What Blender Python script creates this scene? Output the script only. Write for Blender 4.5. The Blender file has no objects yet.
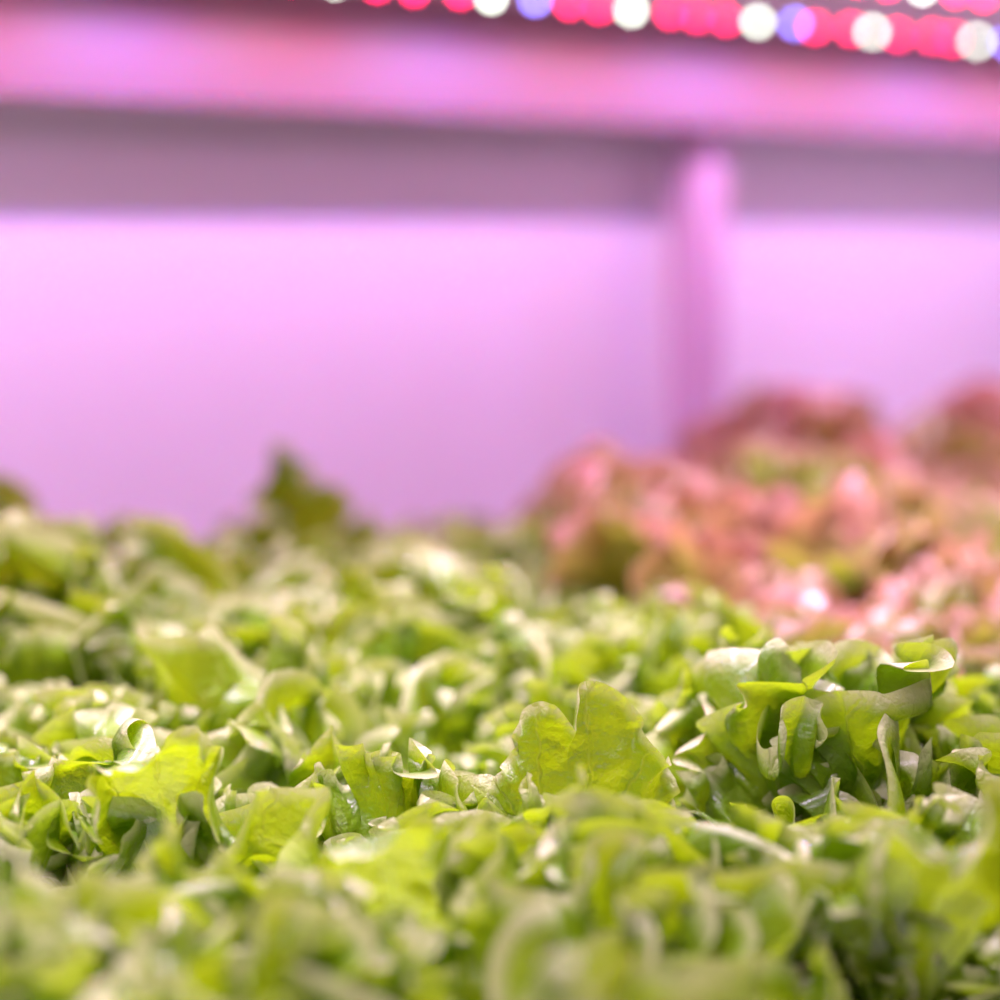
import bpy, math, random
from mathutils import Vector, Matrix, noise

S = bpy.context.scene
COL = S.collection
PI = math.pi
TAU = 2 * PI
sin, cos = math.sin, math.cos

# ---------------------------------------------------------------- frame of the place
# X runs along the rack, Y across it towards the back panel, Z up; the planting board's top is z = 0
CAM_Z = 0.45
YAW = math.atan2(0.633, 0.774)
PITCH = math.atan(260 / 2200)


def at(px, depth):
    """plan position (x, y) seen at picture column px, at the given distance ahead"""
    cx = (px - 500) / 2200 * depth
    return (0.774 * cx + 0.633 * depth, -0.633 * cx + 0.774 * depth)


# ---------------------------------------------------------------- materials
def new_mat(name):
    m = bpy.data.materials.new(name)
    m.use_nodes = True
    nt = m.node_tree
    nt.nodes.clear()
    return m, nt, nt.nodes, nt.links


def math_node(N, L, op, a, b=None, c=None, clamp=False):
    n = N.new('ShaderNodeMath')
    n.operation = op
    n.use_clamp = clamp
    for i, v in enumerate((a, b, c)):
        if v is None:
            continue
        if isinstance(v, (int, float)):
            n.inputs[i].default_value = v
        else:
            L.new(v, n.inputs[i])
    return n.outputs[0]


def mix_col(N, L, f, a, b):
    n = N.new('ShaderNodeMix')
    n.data_type = 'RGBA'
    for sock, v in ((n.inputs[0], f), (n.inputs[6], a), (n.inputs[7], b)):
        if isinstance(v, (int, float)):
            sock.default_value = v
        elif isinstance(v, tuple):
            sock.default_value = (*v, 1)
        else:
            L.new(v, sock)
    return n.outputs[2]


def smooth(N, L, v, lo, hi):
    n = N.new('ShaderNodeMapRange')
    n.interpolation_type = 'SMOOTHSTEP'
    L.new(v, n.inputs[0])
    n.inputs[1].default_value = lo
    n.inputs[2].default_value = hi
    return n.outputs[0]


def leaf_material(name, body, deep, glow, rim, rim_from, vein, rough=0.36, trans=0.42, red=None):
    m, nt, N, L = new_mat(name)
    uv = N.new('ShaderNodeUVMap')
    uv.uv_map = 'leaf'
    sep = N.new('ShaderNodeSeparateXYZ')
    L.new(uv.outputs[0], sep.inputs[0])
    fan, t = sep.outputs[0], sep.outputs[1]
    tc = N.new('ShaderNodeTexCoord')
    # veins: a broad midrib and side ribs fanning out, thinning towards the margin
    d0 = math_node(N, L, 'ABSOLUTE', fan)
    wob = N.new('ShaderNodeTexNoise')
    wob.inputs['Scale'].default_value = 60
    L.new(tc.outputs['Object'], wob.inputs['Vector'])
    wv = math_node(N, L, 'MULTIPLY_ADD', wob.outputs[0], 0.10, -0.05)
    f2 = math_node(N, L, 'ADD', d0, wv)
    sc = math_node(N, L, 'MULTIPLY', f2, 3.3)
    fr = math_node(N, L, 'FRACT', math_node(N, L, 'ADD', sc, 0.5))
    sd = math_node(N, L, 'ABSOLUTE', math_node(N, L, 'SUBTRACT', fr, 0.5))
    width = math_node(N, L, 'MULTIPLY_ADD', t, -0.10, 0.12)
    side = math_node(N, L, 'SUBTRACT', 1.0, math_node(N, L, 'DIVIDE', sd, width), clamp=True)
    net = N.new('ShaderNodeTexVoronoi')
    net.feature = 'DISTANCE_TO_EDGE'
    net.inputs['Scale'].default_value = 150
    L.new(tc.outputs['Object'], net.inputs['Vector'])
    netv = math_node(N, L, 'SUBTRACT', 1.0, math_node(N, L, 'MULTIPLY', net.outputs['Distance'], 9.0), clamp=True)
    veins = math_node(N, L, 'ADD', side, math_node(N, L, 'MULTIPLY', netv, 0.16), clamp=True)
    big = N.new('ShaderNodeTexNoise')
    big.inputs['Scale'].default_value = 26
    big.inputs['Detail'].default_value = 3
    L.new(tc.outputs['Object'], big.inputs['Vector'])
    oi = N.new('ShaderNodeObjectInfo')
    shade = math_node(N, L, 'ADD', math_node(N, L, 'MULTIPLY', big.outputs[0], 0.8),
                      math_node(N, L, 'MULTIPLY_ADD', oi.outputs['Random'], 0.5, -0.2), clamp=True)
    c = mix_col(N, L, shade, deep, body)
    c = mix_col(N, L, math_node(N, L, 'MULTIPLY', veins, 0.4), c, vein)
    tint = glow
    if red:
        # the red kind: colour comes in from the margin
        ed = math_node(N, L, 'ADD', t, math_node(N, L, 'MULTIPLY_ADD', big.outputs[0], 0.7, -0.35))
        ed = math_node(N, L, 'ADD', ed, math_node(N, L, 'MULTIPLY_ADD', oi.outputs['Random'], 0.3, -0.15))
        e = smooth(N, L, ed, 0.70, 1.25)
        c = mix_col(N, L, e, c, red[0])
        tint = mix_col(N, L, e, glow, red[1])
    r = smooth(N, L, t, rim_from, 1.0)
    c = mix_col(N, L, math_node(N, L, 'MULTIPLY', r, 0.85), c, rim)
    # crinkled surface
    crk = N.new('ShaderNodeTexNoise')
    crk.inputs['Scale'].default_value = 190
    crk.inputs['Detail'].default_value = 3
    L.new(tc.outputs['Object'], crk.inputs['Vector'])
    hgt = math_node(N, L, 'ADD', math_node(N, L, 'MULTIPLY', crk.outputs[0], 1.0), math_node(N, L, 'MULTIPLY', veins, -0.4))
    hgt = math_node(N, L, 'ADD', hgt, math_node(N, L, 'MULTIPLY', big.outputs[0], 2.0))
    bp = N.new('ShaderNodeBump')
    bp.inputs['Strength'].default_value = 0.7
    bp.inputs['Distance'].default_value = 0.0035
    L.new(hgt, bp.inputs['Height'])
    p = N.new('ShaderNodeBsdfPrincipled')
    L.new(c, p.inputs['Base Color'])
    p.inputs['Roughness'].default_value = rough
    p.inputs['Specular IOR Level'].default_value = 0.35
    p.inputs['Coat Weight'].default_value = 0.65
    p.inputs['Coat Roughness'].default_value = 0.17
    p.inputs['Coat IOR'].default_value = 1.6
    L.new(bp.outputs[0], p.inputs['Normal'])
    tr = N.new('ShaderNodeBsdfTranslucent')
    if isinstance(tint, tuple):
        tr.inputs['Color'].default_value = (*tint, 1)
    else:
        L.new(tint, tr.inputs['Color'])
    L.new(bp.outputs[0], tr.inputs['Normal'])
    mx = N.new('ShaderNodeMixShader')
    mx.inputs[0].default_value = trans
    L.new(p.outputs[0], mx.inputs[1])
    L.new(tr.outputs[0], mx.inputs[2])
    o = N.new('ShaderNodeOutputMaterial')
    L.new(mx.outputs[0], o.inputs[0])
    return m


def plain(name, col, rough=0.5, metal=0.0, mottle=0.06, scale=14, spec=0.5, bump=0.0):
    m, nt, N, L = new_mat(name)
    tc = N.new('ShaderNodeTexCoord')
    nz = N.new('ShaderNodeTexNoise')
    nz.inputs['Scale'].default_value = scale
    nz.inputs['Detail'].default_value = 4
    L.new(tc.outputs['Object'], nz.inputs['Vector'])
    dark = tuple(max(0, x * (1 - mottle)) for x in col)
    lite = tuple(min(1, x * (1 + mottle)) for x in col)
    c = mix_col(N, L, nz.outputs[0], dark, lite)
    p = N.new('ShaderNodeBsdfPrincipled')
    L.new(c, p.inputs['Base Color'])
    p.inputs['Roughness'].default_value = rough
    p.inputs['Metallic'].default_value = metal
    p.inputs['Specular IOR Level'].default_value = spec
    if bump:
        b = N.new('ShaderNodeBump')
        b.inputs['Strength'].default_value = bump
        b.inputs['Distance'].default_value = 0.001
        L.new(nz.outputs[0], b.inputs['Height'])
        L.new(b.outputs[0], p.inputs['Normal'])
    o = N.new('ShaderNodeOutputMaterial')
    L.new(p.outputs[0], o.inputs[0])
    return m


def lamp_mat(name, col, strength):
    m, nt, N, L = new_mat(name)
    e = N.new('ShaderNodeEmission')
    e.inputs[0].default_value = (*col, 1)
    e.inputs[1].default_value = strength
    o = N.new('ShaderNodeOutputMaterial')
    L.new(e.outputs[0], o.inputs[0])
    return m


M_GREEN = leaf_material('lettuce_green', (0.31, 0.46, 0.010), (0.085, 0.23, 0.004), (0.37, 0.55, 0.004),
                        (0.76, 0.78, 0.42), 0.93, (0.44, 0.55, 0.10), trans=0.42)
M_RED = leaf_material('lettuce_red', (0.42, 0.48, 0.07), (0.13, 0.24, 0.02), (0.44, 0.54, 0.03),
                      (0.70, 0.42, 0.38), 0.94, (0.46, 0.48, 0.20), trans=0.38, red=((0.58, 0.22, 0.19), (0.62, 0.26, 0.17)))
M_STEM = plain('pale_stem', (0.62, 0.68, 0.42), 0.45)
M_WALL = plain('white_panel', (0.80, 0.78, 0.80), 0.55, mottle=0.02)
M_STEEL = plain('painted_steel', (0.25, 0.15, 0.19), 0.6, 0.0, 0.03)
M_POST = plain('post_paint', (0.60, 0.42, 0.54), 0.42, 0.0, 0.03)
M_DECK = plain('deck_underside', (0.42, 0.36, 0.36), 0.6, 0.0, 0.05)
M_BOARD = plain('foam_board', (0.72, 0.72, 0.70), 0.7, bump=0.3, scale=90)
M_POT = plain('pot_plastic', (0.05, 0.05, 0.05), 0.5)
M_PCB = plain('strip_housing', (0.55, 0.50, 0.50), 0.45)
M_FLOOR = plain('grey_floor', (0.30, 0.29, 0.30), 0.6, scale=6)
LEDC = {'W': (0.86, 1.0, 0.84), 'R': (1.0, 0.008, 0.10), 'B': (0.22, 0.20, 1.0)}
M_LED = {'W': lamp_mat('white_diode', LEDC['W'], 16), 'R': lamp_mat('red_diode', LEDC['R'], 27),
         'B': lamp_mat('blue_diode', LEDC['B'], 22)}


# ---------------------------------------------------------------- mesh helpers
def mesh_obj(name, verts, faces, mat, parent=None, smooth_shade=False):
    me = bpy.data.meshes.new(name)
    me.from_pydata(verts, [], faces)
    me.materials.append(mat)
    if smooth_shade:
        me.polygons.foreach_set('use_smooth', [True] * len(me.polygons))
    me.update()
    o = bpy.data.objects.new(name, me)
    COL.objects.link(o)
    if parent:
        o.parent = parent
    return o


def box_data(x0, x1, y0, y1, z0, z1, V, F):
    b = len(V)
    V += [(x0, y0, z0), (x1, y0, z0), (x1, y1, z0), (x0, y1, z0), (x0, y0, z1), (x1, y0, z1), (x1, y1, z1), (x0, y1, z1)]
    F += [(b, b + 3, b + 2, b + 1), (b + 4, b + 5, b + 6, b + 7), (b, b + 1, b + 5, b + 4), (b + 1, b + 2, b + 6, b + 5),
          (b + 2, b + 3, b + 7, b + 6), (b + 3, b, b + 4, b + 7)]


def boxes(name, lst, mat, parent=None, bevel=0.0):
    V, F = [], []
    for b in lst:
        box_data(*b, V, F)
    o = mesh_obj(name, V, F, mat, parent)
    if bevel:
        md = o.modifiers.new('bevel', 'BEVEL')
        md.width = bevel
        md.segments = 3
        md.limit_method = 'ANGLE'
    return o


def lathe(name, prof, mat, parent=None, seg=24):
    V, F = [], []
    for r, z in prof:
        for k in range(seg):
            a = TAU * k / seg
            V.append((r * cos(a), r * sin(a), z))
    for i in range(len(prof) - 1):
        for k in range(seg):
            k2 = (k + 1) % seg
            F.append((i * seg + k, i * seg + k2, (i + 1) * seg + k2, (i + 1) * seg + k))
    F.append(tuple(reversed(range(seg))))
    F.append(tuple(range((len(prof) - 1) * seg, len(prof) * seg)))
    return mesh_obj(name, V, F, mat, parent, True)


def extrude_x(name, prof, x0, x1, mat, parent=None):
    """closed (y, z) outline swept along X"""
    n = len(prof)
    V = [(x0, y, z) for y, z in prof] + [(x1, y, z) for y, z in prof]
    F = [(i, (i + 1) % n, n + (i + 1) % n, n + i) for i in range(n)]
    F += [tuple(reversed(range(n))), tuple(range(n, 2 * n))]
    return mesh_obj(name, V, F, mat, parent)


def thing(name, label, cat, loc=(0, 0, 0), group=None):
    o = bpy.data.objects.new(name, None)
    o.empty_display_size = 0.05
    COL.objects.link(o)
    o.location = loc
    o['label'] = label
    o['category'] = cat
    if group:
        o['group'] = group
    return o


# ---------------------------------------------------------------- one leaf
def sstep(a, b, x):
    x = min(1, max(0, (x - a) / (b - a)))
    return x * x * (3 - 2 * x)


def leaf_mesh(seed, L=0.14, R=0.05, bend=0.4, bend0=0.0, cup=0.15, a1=1.2, a2=1.75, k1=6.5, k2=16.0, bias=0.0, roll=0.8, curl=0.5, fine=0.6,
              s1=0.44, s2=0.68, outline=None, mat=None, NT=34, NA=400, amax=2.5, wave=0.006, blister=0.0016):
    """a spoon shaped blade on a short stalk, its margin rolled and ruffled.
    y runs from the stalk to the tip, z is the upper face, the rib bends away from it"""
    rd = random.Random(seed)
    p = [rd.uniform(0, TAU) for _ in range(12)]
    C = L - R
    V, UV = [], []
    lam1, lam2 = TAU * R / k1, TAU * R / k2
    ts = [1 - (1 - i / NT) ** 1.2 for i in range(NT + 1)]

    def rib(y):
        steps = 8
        yy = zz = 0.0
        for i in range(steps):
            s = (i + 0.5) / steps * y
            th = bend0 - bend * (s / L) ** 1.5
            yy += cos(th) * y / steps
            zz += sin(th) * y / steps
        return yy, zz, bend0 - bend * (max(0, y) / L) ** 1.5

    for j in range(NA + 1):
        f = -1 + 2 * j / NA
        al = f * amax
        rr = R * (1 + 0.07 * sin(3 * al + p[0]) + 0.05 * sin(7 * al + p[1]))
        if outline:
            rr *= outline(al)
        bx, by = rr * sin(al), C + rr * 1.08 * cos(al)
        sx = f * 0.006 * (L / 0.14)
        dx, dy = bx - sx, by
        ln = math.hypot(dx, dy)
        ex, ey = dx / ln, dy / ln
        tx, ty = ey, -ex
        am = sstep(0, 0.3, 1 - abs(f)) * 0.7 + 0.3
        ps1 = k1 * al + p[2] + 0.9 * sin(1.7 * al + p[3]) + 0.5 * sin(3.1 * al + p[9])
        ps2 = k2 * al + p[4] + 1.1 * sin(2.9 * al + p[5]) + 0.6 * sin(5.3 * al + p[10])
        m1 = a1 * am * (1 + 0.45 * sin(2.3 * al + p[6]))
        m2 = a2 * am * (1 + 0.55 * sin(3.7 * al + p[11]))
        ro = roll * am * (sin(2.6 * al + p[8]) + 0.6 * sin(4.9 * al + p[7])) + bias
        x, y, z = sx, 0.0, 0.0
        prev = 0.0
        for i in range(NT + 1):
            t = ts[i]
            ds = (t - prev) * ln
            prev = t
            g1, g2 = sstep(s1, 1.12, t) , sstep(s2, 1.05, t)
            w = sstep(0.5, 1.05, t) * ro + sstep(0.72, 1.0, t) * curl * am * (noise.noise(Vector((al * 3.6, seed * 7.1, 0.5))) * 3.4 + 0.15)
            x += ex * cos(w) * ds
            y += ey * cos(w) * ds
            z += sin(w) * ds
            c1, c2 = ps1 / PI, ps2 / PI
            g3 = sstep(0.84, 1.0, t)
            n1 = noise.noise(Vector((c1, t * 3.0, seed * 3.7))) * 1.5 + 0.35 * sin(ps1)
            n2 = noise.noise(Vector((c2, t * 6.0, seed * 5.3 + 9))) * 1.5 + 0.3 * sin(ps2)
            q = g1 * m1 * 0.30 * lam1 * n1 + g2 * m2 * 0.27 * lam2 * n2 + g3 * fine * am * noise.noise(Vector((c2 * 2.3, t * 8, seed * 1.3))) * 0.0075
            h = g1 * m1 * 0.16 * lam1 * noise.noise(Vector((c1 * 1.5, t * 2, seed * 2.9 + 4))) * 2.2 + g2 * m2 * 0.15 * lam2 * noise.noise(Vector((c2 * 1.5, t * 3, seed * 1.9 + 7))) * 2.2
            px, py = x + tx * h - ex * sin(w) * q, y + ty * h - ey * sin(w) * q
            pz = z + cos(w) * q
            pz += cup * px * px / R + wave * sstep(.2, .8, t) * sin(2.0 * al + p[7])
            pz += blister * noise.noise(Vector((px * 75 + p[8], py * 75, p[0]))) * 2.2 * sstep(.1, .5, t)
            pz -= 0.004 * math.exp(-(px / 0.006) ** 2) * (1 - t)
            yy, zz, th = rib(max(0.0, py))
            if py < 0:
                yy += py
            V.append((px, yy - sin(th) * pz, zz + cos(th) * pz))
            UV.append((f, t))
    n = NT + 1
    F = [(j * n + i, j * n + i + 1, (j + 1) * n + i + 1, (j + 1) * n + i) for j in range(NA) for i in range(NT)]
    me = bpy.data.meshes.new('leaf')
    me.from_pydata(V, [], F)
    lay = me.uv_layers.new(name='leaf')
    idx = [0] * len(me.loops)
    me.loops.foreach_get('vertex_index', idx)
    flat = [c for v in idx for c in UV[v]]
    lay.data.foreach_set('uv', flat)
    me.polygons.foreach_set('use_smooth', [True] * len(F))
    me.materials.append(mat or M_GREEN)
    me.update()
    return me


def leaf_set(mat, base, fr=1.0):
    inner = [leaf_mesh(base + i, L=0.122 + 0.006 * (i % 3), R=0.046 + 0.003 * (i % 2), bend=-0.35 + 0.2 * (i % 3), cup=0.4, a1=1.1, a2=2.9, k1=fr * (4.2 + 0.4 * i), k2=fr * (12.5 + i), bias=0.1, roll=0.3, mat=mat) for i in range(5)]
    mid = [leaf_mesh(base + 20 + i, L=0.146 + 0.006 * (i % 3), R=0.055 + 0.003 * (i % 3), bend=-0.5 + 0.25 * (i % 3), cup=0.35, a1=1.15, a2=3.0, k1=fr * (4.4 + 0.4 * (i % 5)), k2=fr * (14 + 0.8 * i), bias=-0.2 + 0.2 * (i % 4), roll=0.35, mat=mat) for i in range(10)]
    outer = [leaf_mesh(base + 40 + i, L=0.158, R=0.060, bend=-0.5 + 0.3 * (i % 3), cup=0.3, a1=1.15, a2=3.0, k1=fr * (4.8 + 0.4 * i), k2=fr * (15 + i), bias=0.0, roll=0.4, mat=mat) for i in range(6)]
    return inner, mid, outer


GREEN_SET = leaf_set(M_GREEN, 100)
RED_SET = leaf_set(M_RED, 300, 1.5)


def leaf_matrix(az, tilt, roll, base_r, z, sc):
    rad = Vector((cos(az), sin(az), 0))
    d = Vector((0, 0, 1)) * cos(tilt) + rad * sin(tilt)
    nrm = -rad * cos(tilt) + Vector((0, 0, 1)) * sin(tilt)
    lat = d.cross(nrm)
    m = Matrix((lat, d, nrm)).transposed().to_4x4()
    m = m @ Matrix.Rotation(roll, 4, 'Y')
    m = m @ Matrix.Scale(sc, 4)
    m.translation = rad * base_r + Vector((0, 0, z))
    return m


STEM = lathe('stem', [(0.010, -0.012), (0.013, 0.0), (0.015, 0.012), (0.013, 0.026), (0.007, 0.036)], M_STEM).data
POT = lathe('pot', [(0.018, -0.035), (0.022, -0.004), (0.027, -0.002), (0.027, 0.003), (0.021, 0.003)], M_POT).data
for o in list(COL.objects):
    bpy.data.objects.remove(o)


def add_part(name, me, parent, mat4=None):
    o = bpy.data.objects.new(name, me)
    COL.objects.link(o)
    o.parent = parent
    if mat4 is not None:
        o.matrix_local = mat4
    return o


def lettuce(x, y, sc, seed, sets, label, group, counts=(5, 8, 6), tall=1.0, extra=(), skip=None):
    rd = random.Random(seed)
    t = thing('lettuce', label, 'lettuce', (x, y, 0), group)
    add_part('stem', STEM, t)
    add_part('pot', POT, t)
    inner, mid, outer = sets
    a = rd.uniform(0, TAU)
    plan = [(inner, counts[0], 0.04, 0.32, 0.9), (mid, counts[1], 0.28, 0.62, 1.0), (outer, counts[2], 0.58, 0.85, 1.0)]
    for pool, n, t0, t1, s in plan:
        for k in range(n):
            a += 2.39996 + rd.uniform(-0.25, 0.25)
            tilt = t0 + (t1 - t0) * (k + rd.random() * 0.6) / n
            tilt /= tall
            az = a % TAU
            if skip and skip(az, tilt):
                continue
            m = leaf_matrix(az, tilt, rd.uniform(-0.3, 0.3), 0.006 + 0.004 * s, 0.012 + 0.008 * rd.random(), sc * s * rd.uniform(0.88, 1.1))
            add_part('leaf', rd.choice(pool), t, m)
    for me, m in extra:
        add_part('leaf', me, t, m)
    return t


def world_leaf(t_xy, base, tip_dir, face_dir, sc):
    """a leaf placed by where its stalk stands, where it points and which way its upper face looks"""
    d = Vector(tip_dir).normalized()
    n = Vector(face_dir)
    n = (n - d * n.dot(d)).normalized()
    lat = d.cross(n)
    m = Matrix((lat, d, n)).transposed().to_4x4() @ Matrix.Scale(sc, 4)
    m.translation = Vector(base) - Vector((t_xy[0], t_xy[1], 0))
    return m


# ---------------------------------------------------------------- heads of lettuce
FWD = Vector((0.633, 0.774, 0))
RGT = Vector((0.774, -0.633, 0))
UP = Vector((0, 0, 1))
heads = []          # (x, y, scale, seed, kind, tall, extra, label)


def project(x, y, z):
    cx = 0.774 * x - 0.633 * y
    dz = 0.633 * x + 0.774 * y
    c, s = cos(PITCH), sin(PITCH)
    depth = dz * c - (z - CAM_Z) * s
    v = dz * s + (z - CAM_Z) * c
    return 500 + 2200 * cx / depth, 500 - 2200 * v / depth, depth


HEROES = [
    # px, depth, scale, seed, tall
    (800, 1.30, 1.25, 11, 1.15),     # the large ruffled head in focus
    (560, 1.36, 1.00, 12, 1.0),     # the head with the upright flat leaf
    (160, 1.36, 1.05, 13, 1.0),     # the head with the cupped leaf at the left
    (945, 1.08, 0.92, 14, 1.0),
    (650, 1.03, 1.00, 15, 1.0),
    (240, 0.93, 1.00, 16, 1.0),
    (385, 1.17, 1.00, 17, 1.0),
    (-5, 1.22, 1.00, 18, 1.0),
    (285, 2.12, 1.0, 21, 1.15),     # the tall head standing up against the back panel
    (795, 2.45, 1.68, 22, 1.4),     # the tallest of the reddish heads
]
hero_xy = [at(h[0], h[1]) for h in HEROES]
# ---- special leaves
def notch(al):
    return 1 - 0.26 * math.exp(-((al + 0.36) / 0.12) ** 2) + 0.12 * math.exp(-((al + 0.7) / 0.25) ** 2)


FLAT_LEAF = leaf_mesh(7, fine=0.4, curl=0.25, L=0.135, R=0.053, bend=0.15, cup=0.1, roll=0.2, a1=0.5, a2=0.8, k1=4.2, k2=14, s1=0.6, s2=0.75, outline=notch, amax=2.3, wave=0.004)
CUP_LEAF = leaf_mesh(8, L=0.125, R=0.048, bend=-0.45, cup=0.45, a1=0.6, a2=0.9, curl=0.3, k1=4.0, k2=12, bias=0.9, s1=0.6, amax=2.4)
HOOD_LEAF = leaf_mesh(9, L=0.135, R=0.050, bend=-0.7, cup=0.45, a1=0.6, a2=0.9, curl=0.4, k1=4.0, k2=12, bias=1.0, s1=0.55, amax=2.4)


def on_ray(px, py, depth):
    """the point of the place at picture (px, py) and distance depth"""
    c, s = cos(PITCH), sin(PITCH)
    a = (px - 500) / 2200 * depth
    b = (500 - py) / 2200 * depth
    fw = depth * c + b * s
    up = -depth * s + b * c
    return RGT * a + FWD * fw + UP * (up + CAM_Z)


EXTRA = {i: [] for i in range(10)}
EXTRA[1].append((FLAT_LEAF, world_leaf(hero_xy[1], on_ray(560, 935, 1.25), UP * 1.0 + RGT * 0.17 - FWD * 0.10, -FWD * 0.9 + UP * 0.1 + RGT * 0.1, 1.0)))
EXTRA[2].append((CUP_LEAF, world_leaf(hero_xy[2], on_ray(178, 912, 1.215), UP * 1.0 - RGT * 0.08 - FWD * 0.12, -FWD + UP * 0.1, 1.0)))
EXTRA[3].append((HOOD_LEAF, world_leaf(hero_xy[3], on_ray(915, 1005, 1.08), UP - RGT * 0.06 - FWD * 0.1, -FWD + UP * 0.1, 1.05)))
EXTRA[6].append((CUP_LEAF, world_leaf(hero_xy[6], on_ray(385, 960, 1.13), UP - FWD * 0.35, -FWD + UP * 0.4, 0.95)))

EXTRA[8].append((GREEN_SET[1][2], world_leaf(hero_xy[8], on_ray(297, 655, 2.10), UP + RGT * 0.05, -FWD + UP * 0.1, 1.12)))
HERO_LABELS = [
    'large ruffled green lettuce head in sharp focus, right of the two-lobed upright leaf',
    'green lettuce head with one broad two-lobed leaf standing upright, in sharp focus',
    'sharp green lettuce head at left with a cupped leaf facing the camera',
    'slightly blurred green lettuce with a hooded rounded leaf, by the lower right edge',
    'blurred green lettuce filling the bottom centre, in front of the two-lobed leaf',
    'most blurred green lettuce, at the bottom left nearest the camera',
    'green lettuce with a pale-topped cupped leaf, left of the two-lobed leaf',
    'sharp green lettuce cut by the left edge, in front of the cupped-leaf head',
    'green lettuce with a single tall leaf rising against the pink-lit back panel',
    'tallest reddish lettuce, standing just behind the others right of the post',
]
HEAD_LABELS = {
    0: 'blurred green lettuce cut by the bottom edge, right below the bottom-centre head',
    2: 'sliver of green lettuce at the right edge, beside the large ruffled head',
    3: 'blurred green lettuce in the bottom left corner',
    4: 'green lettuce at the right edge, just behind the large ruffled head',
    6: 'nearest reddish lettuce, right behind the large ruffled green head',
    7: 'reddish lettuce cut by the right edge, second nearest of the reddish heads',
    8: 'green lettuce behind the pale-topped cupped leaf, a little out of focus',
    9: 'green lettuce directly behind the two-lobed leaf, next to the reddish heads',
    10: 'low reddish lettuce between the nearest reddish head and the broad one below the post',
    13: 'green lettuce peeping in at the left edge, behind the cupped-leaf head',
    14: 'blurred green lettuce right behind the cupped-leaf head',
    15: 'blurred green lettuce at mid height, left of centre, in the middle of the bed',
    16: 'blurred green lettuce in front of the broad reddish head, left of its base',
    17: 'broad reddish-tipped lettuce below the post, largest of the reddish heads',
    18: 'reddish lettuce at the right edge, behind the second nearest reddish head',
    20: 'tall blurred green lettuce at the left edge, halfway back in the bed',
    21: 'blurred green lettuce in front of the single tall leaf',
    22: 'blurred green lettuce left of the broad reddish head, near the back',
    23: 'reddish lettuce peeping out left of the broad reddish head below the post',
    24: 'reddish lettuce between the broad head and the tallest reddish head',
    25: 'small showing of reddish lettuce by the right edge, under the tall brownish one',
    26: 'tall brownish-red lettuce at the right edge, against the lit back panel',
    27: 'rearmost green lettuce at the left edge, against the back panel',
    29: 'rearmost reddish lettuce on the left, next to the back panel',
    34: 'rearmost green lettuce near the middle, against the back panel',
}
placed = []
for i, (px, dep, sc, seed, tall) in enumerate(HEROES):
    x, y = hero_xy[i]
    lettuce(x, y, sc, seed, RED_SET if i == 9 else GREEN_SET, HERO_LABELS[i], 'red lettuce heads' if i == 9 else 'green lettuce heads', tall=tall, extra=EXTRA[i],
            skip=(lambda az, tilt: cos(az - math.atan2(-0.774, -0.633)) > (0.1 if i in (1, 3) else 0.45) and tilt > 0.12) if EXTRA[i] else
            (lambda az, tilt: cos(az - math.atan2(0.633, -0.774)) > 0.5 and tilt > 0.35) if i == 0 else None)
    placed.append((x, y))
rg = random.Random(5)
n_grid = 0
HIDDEN = {1, 5, 11, 12, 19, 28, 30, 31, 32, 33, 35, 36, 37, 38, 39}     # would stand wholly behind others
SKYLINE = [(-200, 505), (60, 500), (130, 512), (175, 575), (215, 545), (300, 525), (350, 530), (430, 548), (520, 530), (600, 492), (660, 470),
           (710, 440), (780, 425), (830, 425), (875, 440), (920, 452), (955, 470), (1000, 395), (1200, 390)]


def outline_at(px):
    """height in the picture that the tops of the rearmost heads reach"""
    for (x0, y0), (x1, y1) in zip(SKYLINE, SKYLINE[1:]):
        if px <= x1:
            return y0 + (y1 - y0) * max(0, px - x0) / (x1 - x0)
    return SKYLINE[-1][1]


row = 0
yy = 0.36
while yy < 1.93:
    xx = -0.5 + (0.095 if row % 2 else 0)
    while xx < 3.2:
        x, y = xx + rg.uniform(-.02, .02), yy + rg.uniform(-.02, .02)
        xx += 0.19
        sc = rg.uniform(0.86, 1.18)
        sd = rg.randrange(10 ** 6)
        px, py, dep = project(x, y, 0.14)
        red = x > 1.22 and px > 610
        if red:
            sc *= 1.05 if y < 1.3 else (1.2 if px < 690 else 1.6 if px < 860 else 1.3)
        if y > 1.5:
            if 135 < px < 210:
                continue
            want = outline_at(px)
            sc = min(1.75 if red else 1.42, max(0.8, (CAM_Z - (want - 240) / 2200 * dep) / 0.175))
        if dep < 0.62 or px < -170 * 1.3 / dep or px > 1000 + 170 * 1.3 / dep or py > 1140:
            continue
        if min(math.hypot(x - a, y - b) for a, b in placed[:10]) < 0.135:
            continue
        placed.append((x, y))
        n_grid += 1
        if n_grid - 1 in HIDDEN:
            continue
        lettuce(x, y, sc, sd, RED_SET if red else GREEN_SET, HEAD_LABELS[n_grid - 1], 'red lettuce heads' if red else 'green lettuce heads')
    yy += 0.168
    row += 1

# ---------------------------------------------------------------- planting boards, rack, wall
def board(name, x0, x1, label):
    t = thing(name, label, 'planting board', (0.5 * (x0 + x1), 1.12, -0.06), 'white planting boards under the lettuces')
    boxes('deck', [(-(x1 - x0) / 2, (x1 - x0) / 2, -0.90, 0.90, 0.03, 0.06)], M_BOARD, t, 0.003)
    boxes('rim', [(-(x1 - x0) / 2, (x1 - x0) / 2, -0.93, -0.90, 0.0, 0.075), (-(x1 - x0) / 2, (x1 - x0) / 2, 0.90, 0.925, 0.0, 0.075)], M_BOARD, t, 0.003)
    return t


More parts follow.
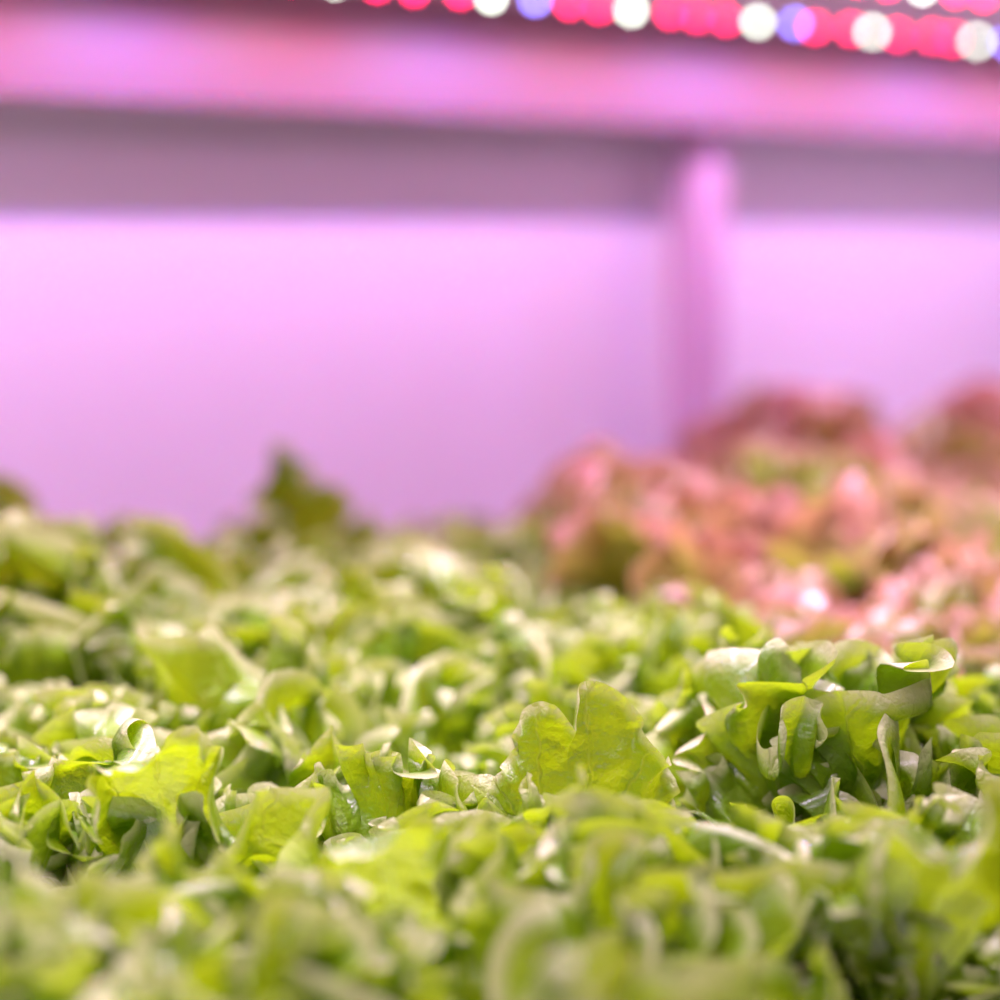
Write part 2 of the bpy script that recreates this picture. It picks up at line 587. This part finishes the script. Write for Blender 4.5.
BEAM_Y, BEAM_B, SHELF_Z = 1.90, CAM_Z + 0.134, CAM_Z + 0.262
X0, X1 = -1.2, 3.6
rack = thing('grow_rack', 'painted steel grow rack with wide horizontal beam and square post', 'rack', (0, 0, -0.9))
def rk(o):
    o.parent = rack
    o.location = (0, 0, 0.9)
    return o


e = 0.004
prof = [(BEAM_Y, BEAM_B), (BEAM_Y + .042, BEAM_B), (BEAM_Y + .042, BEAM_B + .014), (BEAM_Y + .039, BEAM_B + .014), (BEAM_Y + .039, BEAM_B + .003),
        (BEAM_Y + .003, BEAM_B + .003), (BEAM_Y + .003, SHELF_Z - .001), (BEAM_Y, SHELF_Z - .001)]
rk(extrude_x('beam', prof[::-1], X0, X1, M_STEEL))
rk(boxes('deck', [(X0, X1, 0.15, 2.03, SHELF_Z, SHELF_Z + 0.02)], M_DECK))
rk(boxes('deck', [(X0, X1, 0.15, 2.03, -0.10, -0.062)], M_DECK))
PX = 1.908
for px in (PX, PX - 2.4):
    rk(boxes('post', [(px, px + .052, BEAM_Y + .052, BEAM_Y + .102, -0.9, SHELF_Z), ], M_POST, None, 0.003))
boxes_wall = boxes('wall_back', [(-2.2, 4.6, 2.055, 2.12, -0.9, 1.8)], M_WALL)
boxes_wall['kind'] = 'structure'
fl = boxes('floor', [(-2.2, 4.6, -1.2, 2.055, -0.94, -0.9)], M_FLOOR)
fl['kind'] = 'structure'
board('planting_board', -0.75, 1.23, 'white planting board under the green lettuces')
board('planting_board', 1.25, 3.3, 'white planting board under the reddish lettuces')

# ---------------------------------------------------------------- LED strips
LED_Z = CAM_Z + 0.242
PAT = 'WRRRWBRR'
V, F = [], []
ring = 14
for k, (r, z) in enumerate([(0.0050, 0.006), (0.0050, 0.002), (0.0046, 0.0), (0.0034, -0.0022), (0.0016, -0.0034)]):
    for q in range(ring):
        V.append((r * cos(TAU * q / ring), r * sin(TAU * q / ring), z))
for k in range(4):
    for q in range(ring):
        F.append((k * ring + q, (k + 1) * ring + q, (k + 1) * ring + (q + 1) % ring, k * ring + (q + 1) % ring))
F.append(tuple(range(4 * ring, 5 * ring))[::-1])
F.append(tuple(range(ring)))
LED_ME = {}
for c in 'WRB':
    me = bpy.data.meshes.new('lamp')
    me.from_pydata(V, [], F)
    me.materials.append(M_LED[c])
    me.polygons.foreach_set('use_smooth', [True] * len(F))
    LED_ME[c] = me
CN = {'W': 'white lamp', 'R': 'red lamp', 'B': 'blue lamp'}
POW = {'W': 0.58, 'R': 0.43, 'B': 3.0}
LIGHTS = {}
for c in 'WRB':
    l = bpy.data.lights.new('lamp_light', 'SPOT')
    l.color = LEDC[c] if c != 'R' else (1.0, 0.05, 0.16)
    l.energy = 0.97 * POW[c]
    l.spot_size = math.radians(179)
    l.spot_blend = 0.35
    l.shadow_soft_size = 0.0
    LIGHTS[c] = l
    LIGHTS[c + 'dim'] = l.copy()
    LIGHTS[c + 'dim'].energy *= 0.3


def led_strip(y, x_first, pitch, n0, n1, label, level='', every=1, z=LED_Z):
    t = thing('led_strip', label, 'light strip', (x_first, y, z), 'LED grow light strips')
    boxes('housing', [(n0 * pitch - .02, n1 * pitch + .02, -.020, .020, .005, SHELF_Z - z)], M_PCB, t, 0.001)
    for k in range(n0, n1 + 1):
        c = PAT[k % 8]
        dy = {'W': 0.004, 'B': -0.008}.get(c, (-0.006, 0.002, 0.006)[k % 3])      # the lamps sit staggered on the board
        o = add_part('lamp', LED_ME[c], t, Matrix.Translation((k * pitch, dy, 0)))
        o['label'] = CN[c]
        if k % every == 0:
            lo = bpy.data.objects.new('lamp_light', LIGHTS[c + level])
            COL.objects.link(lo)
            lo.location = (x_first + k * pitch, y + dy, z - 0.006)
    return t


led_strip(1.762, 1.24, 0.0482, -26, 32, 'long strip of red, white and blue grow lamps in front of the beam')
led_strip(1.435, 1.711, 0.0482, -36, 20, 'short stretch of grow lamps at the very top right, above the long strip', 'dim')


def strip_light(y, e, col):
    l = bpy.data.lights.new('strip_light', 'AREA')
    l.shape = 'RECTANGLE'
    l.size = 3.2
    l.size_y = 0.03
    l.energy = e
    l.color = col
    l.spread = math.radians(112)
    o = bpy.data.objects.new('strip_light', l)
    COL.objects.link(o)
    o.location = (0.9, y, SHELF_Z - 0.012)
    return o


for y, e_ in ((1.24, 20), (0.98, 13), (0.72, 7), (0.46, 6)):
    strip_light(y, e_, (1.0, 0.74, 1.12))

w = bpy.data.worlds.new('room')
S.world = w
w.use_nodes = True
bg = w.node_tree.nodes['Background']
bg.inputs[0].default_value = (1.0, 0.25, 1.0, 1)
bg.inputs[1].default_value = 0.17

# ---------------------------------------------------------------- camera
cd = bpy.data.cameras.new('camera')
cd.sensor_width = 36
cd.lens = 79.2
cd.clip_start = 0.02
cd.dof.use_dof = True
cd.dof.focus_distance = 1.225
cd.dof.aperture_fstop = 79.2 / 42
cam = bpy.data.objects.new('camera', cd)
COL.objects.link(cam)
cam.location = (0, 0, CAM_Z)
cam.rotation_euler = (PI / 2 - PITCH, 0, -YAW)
S.camera = cam
S.view_settings.view_transform = 'Standard'
S.view_settings.look = 'None'
S.view_settings.gamma = 1
S.view_settings.exposure = 0
S.view_settings.use_curve_mapping = False
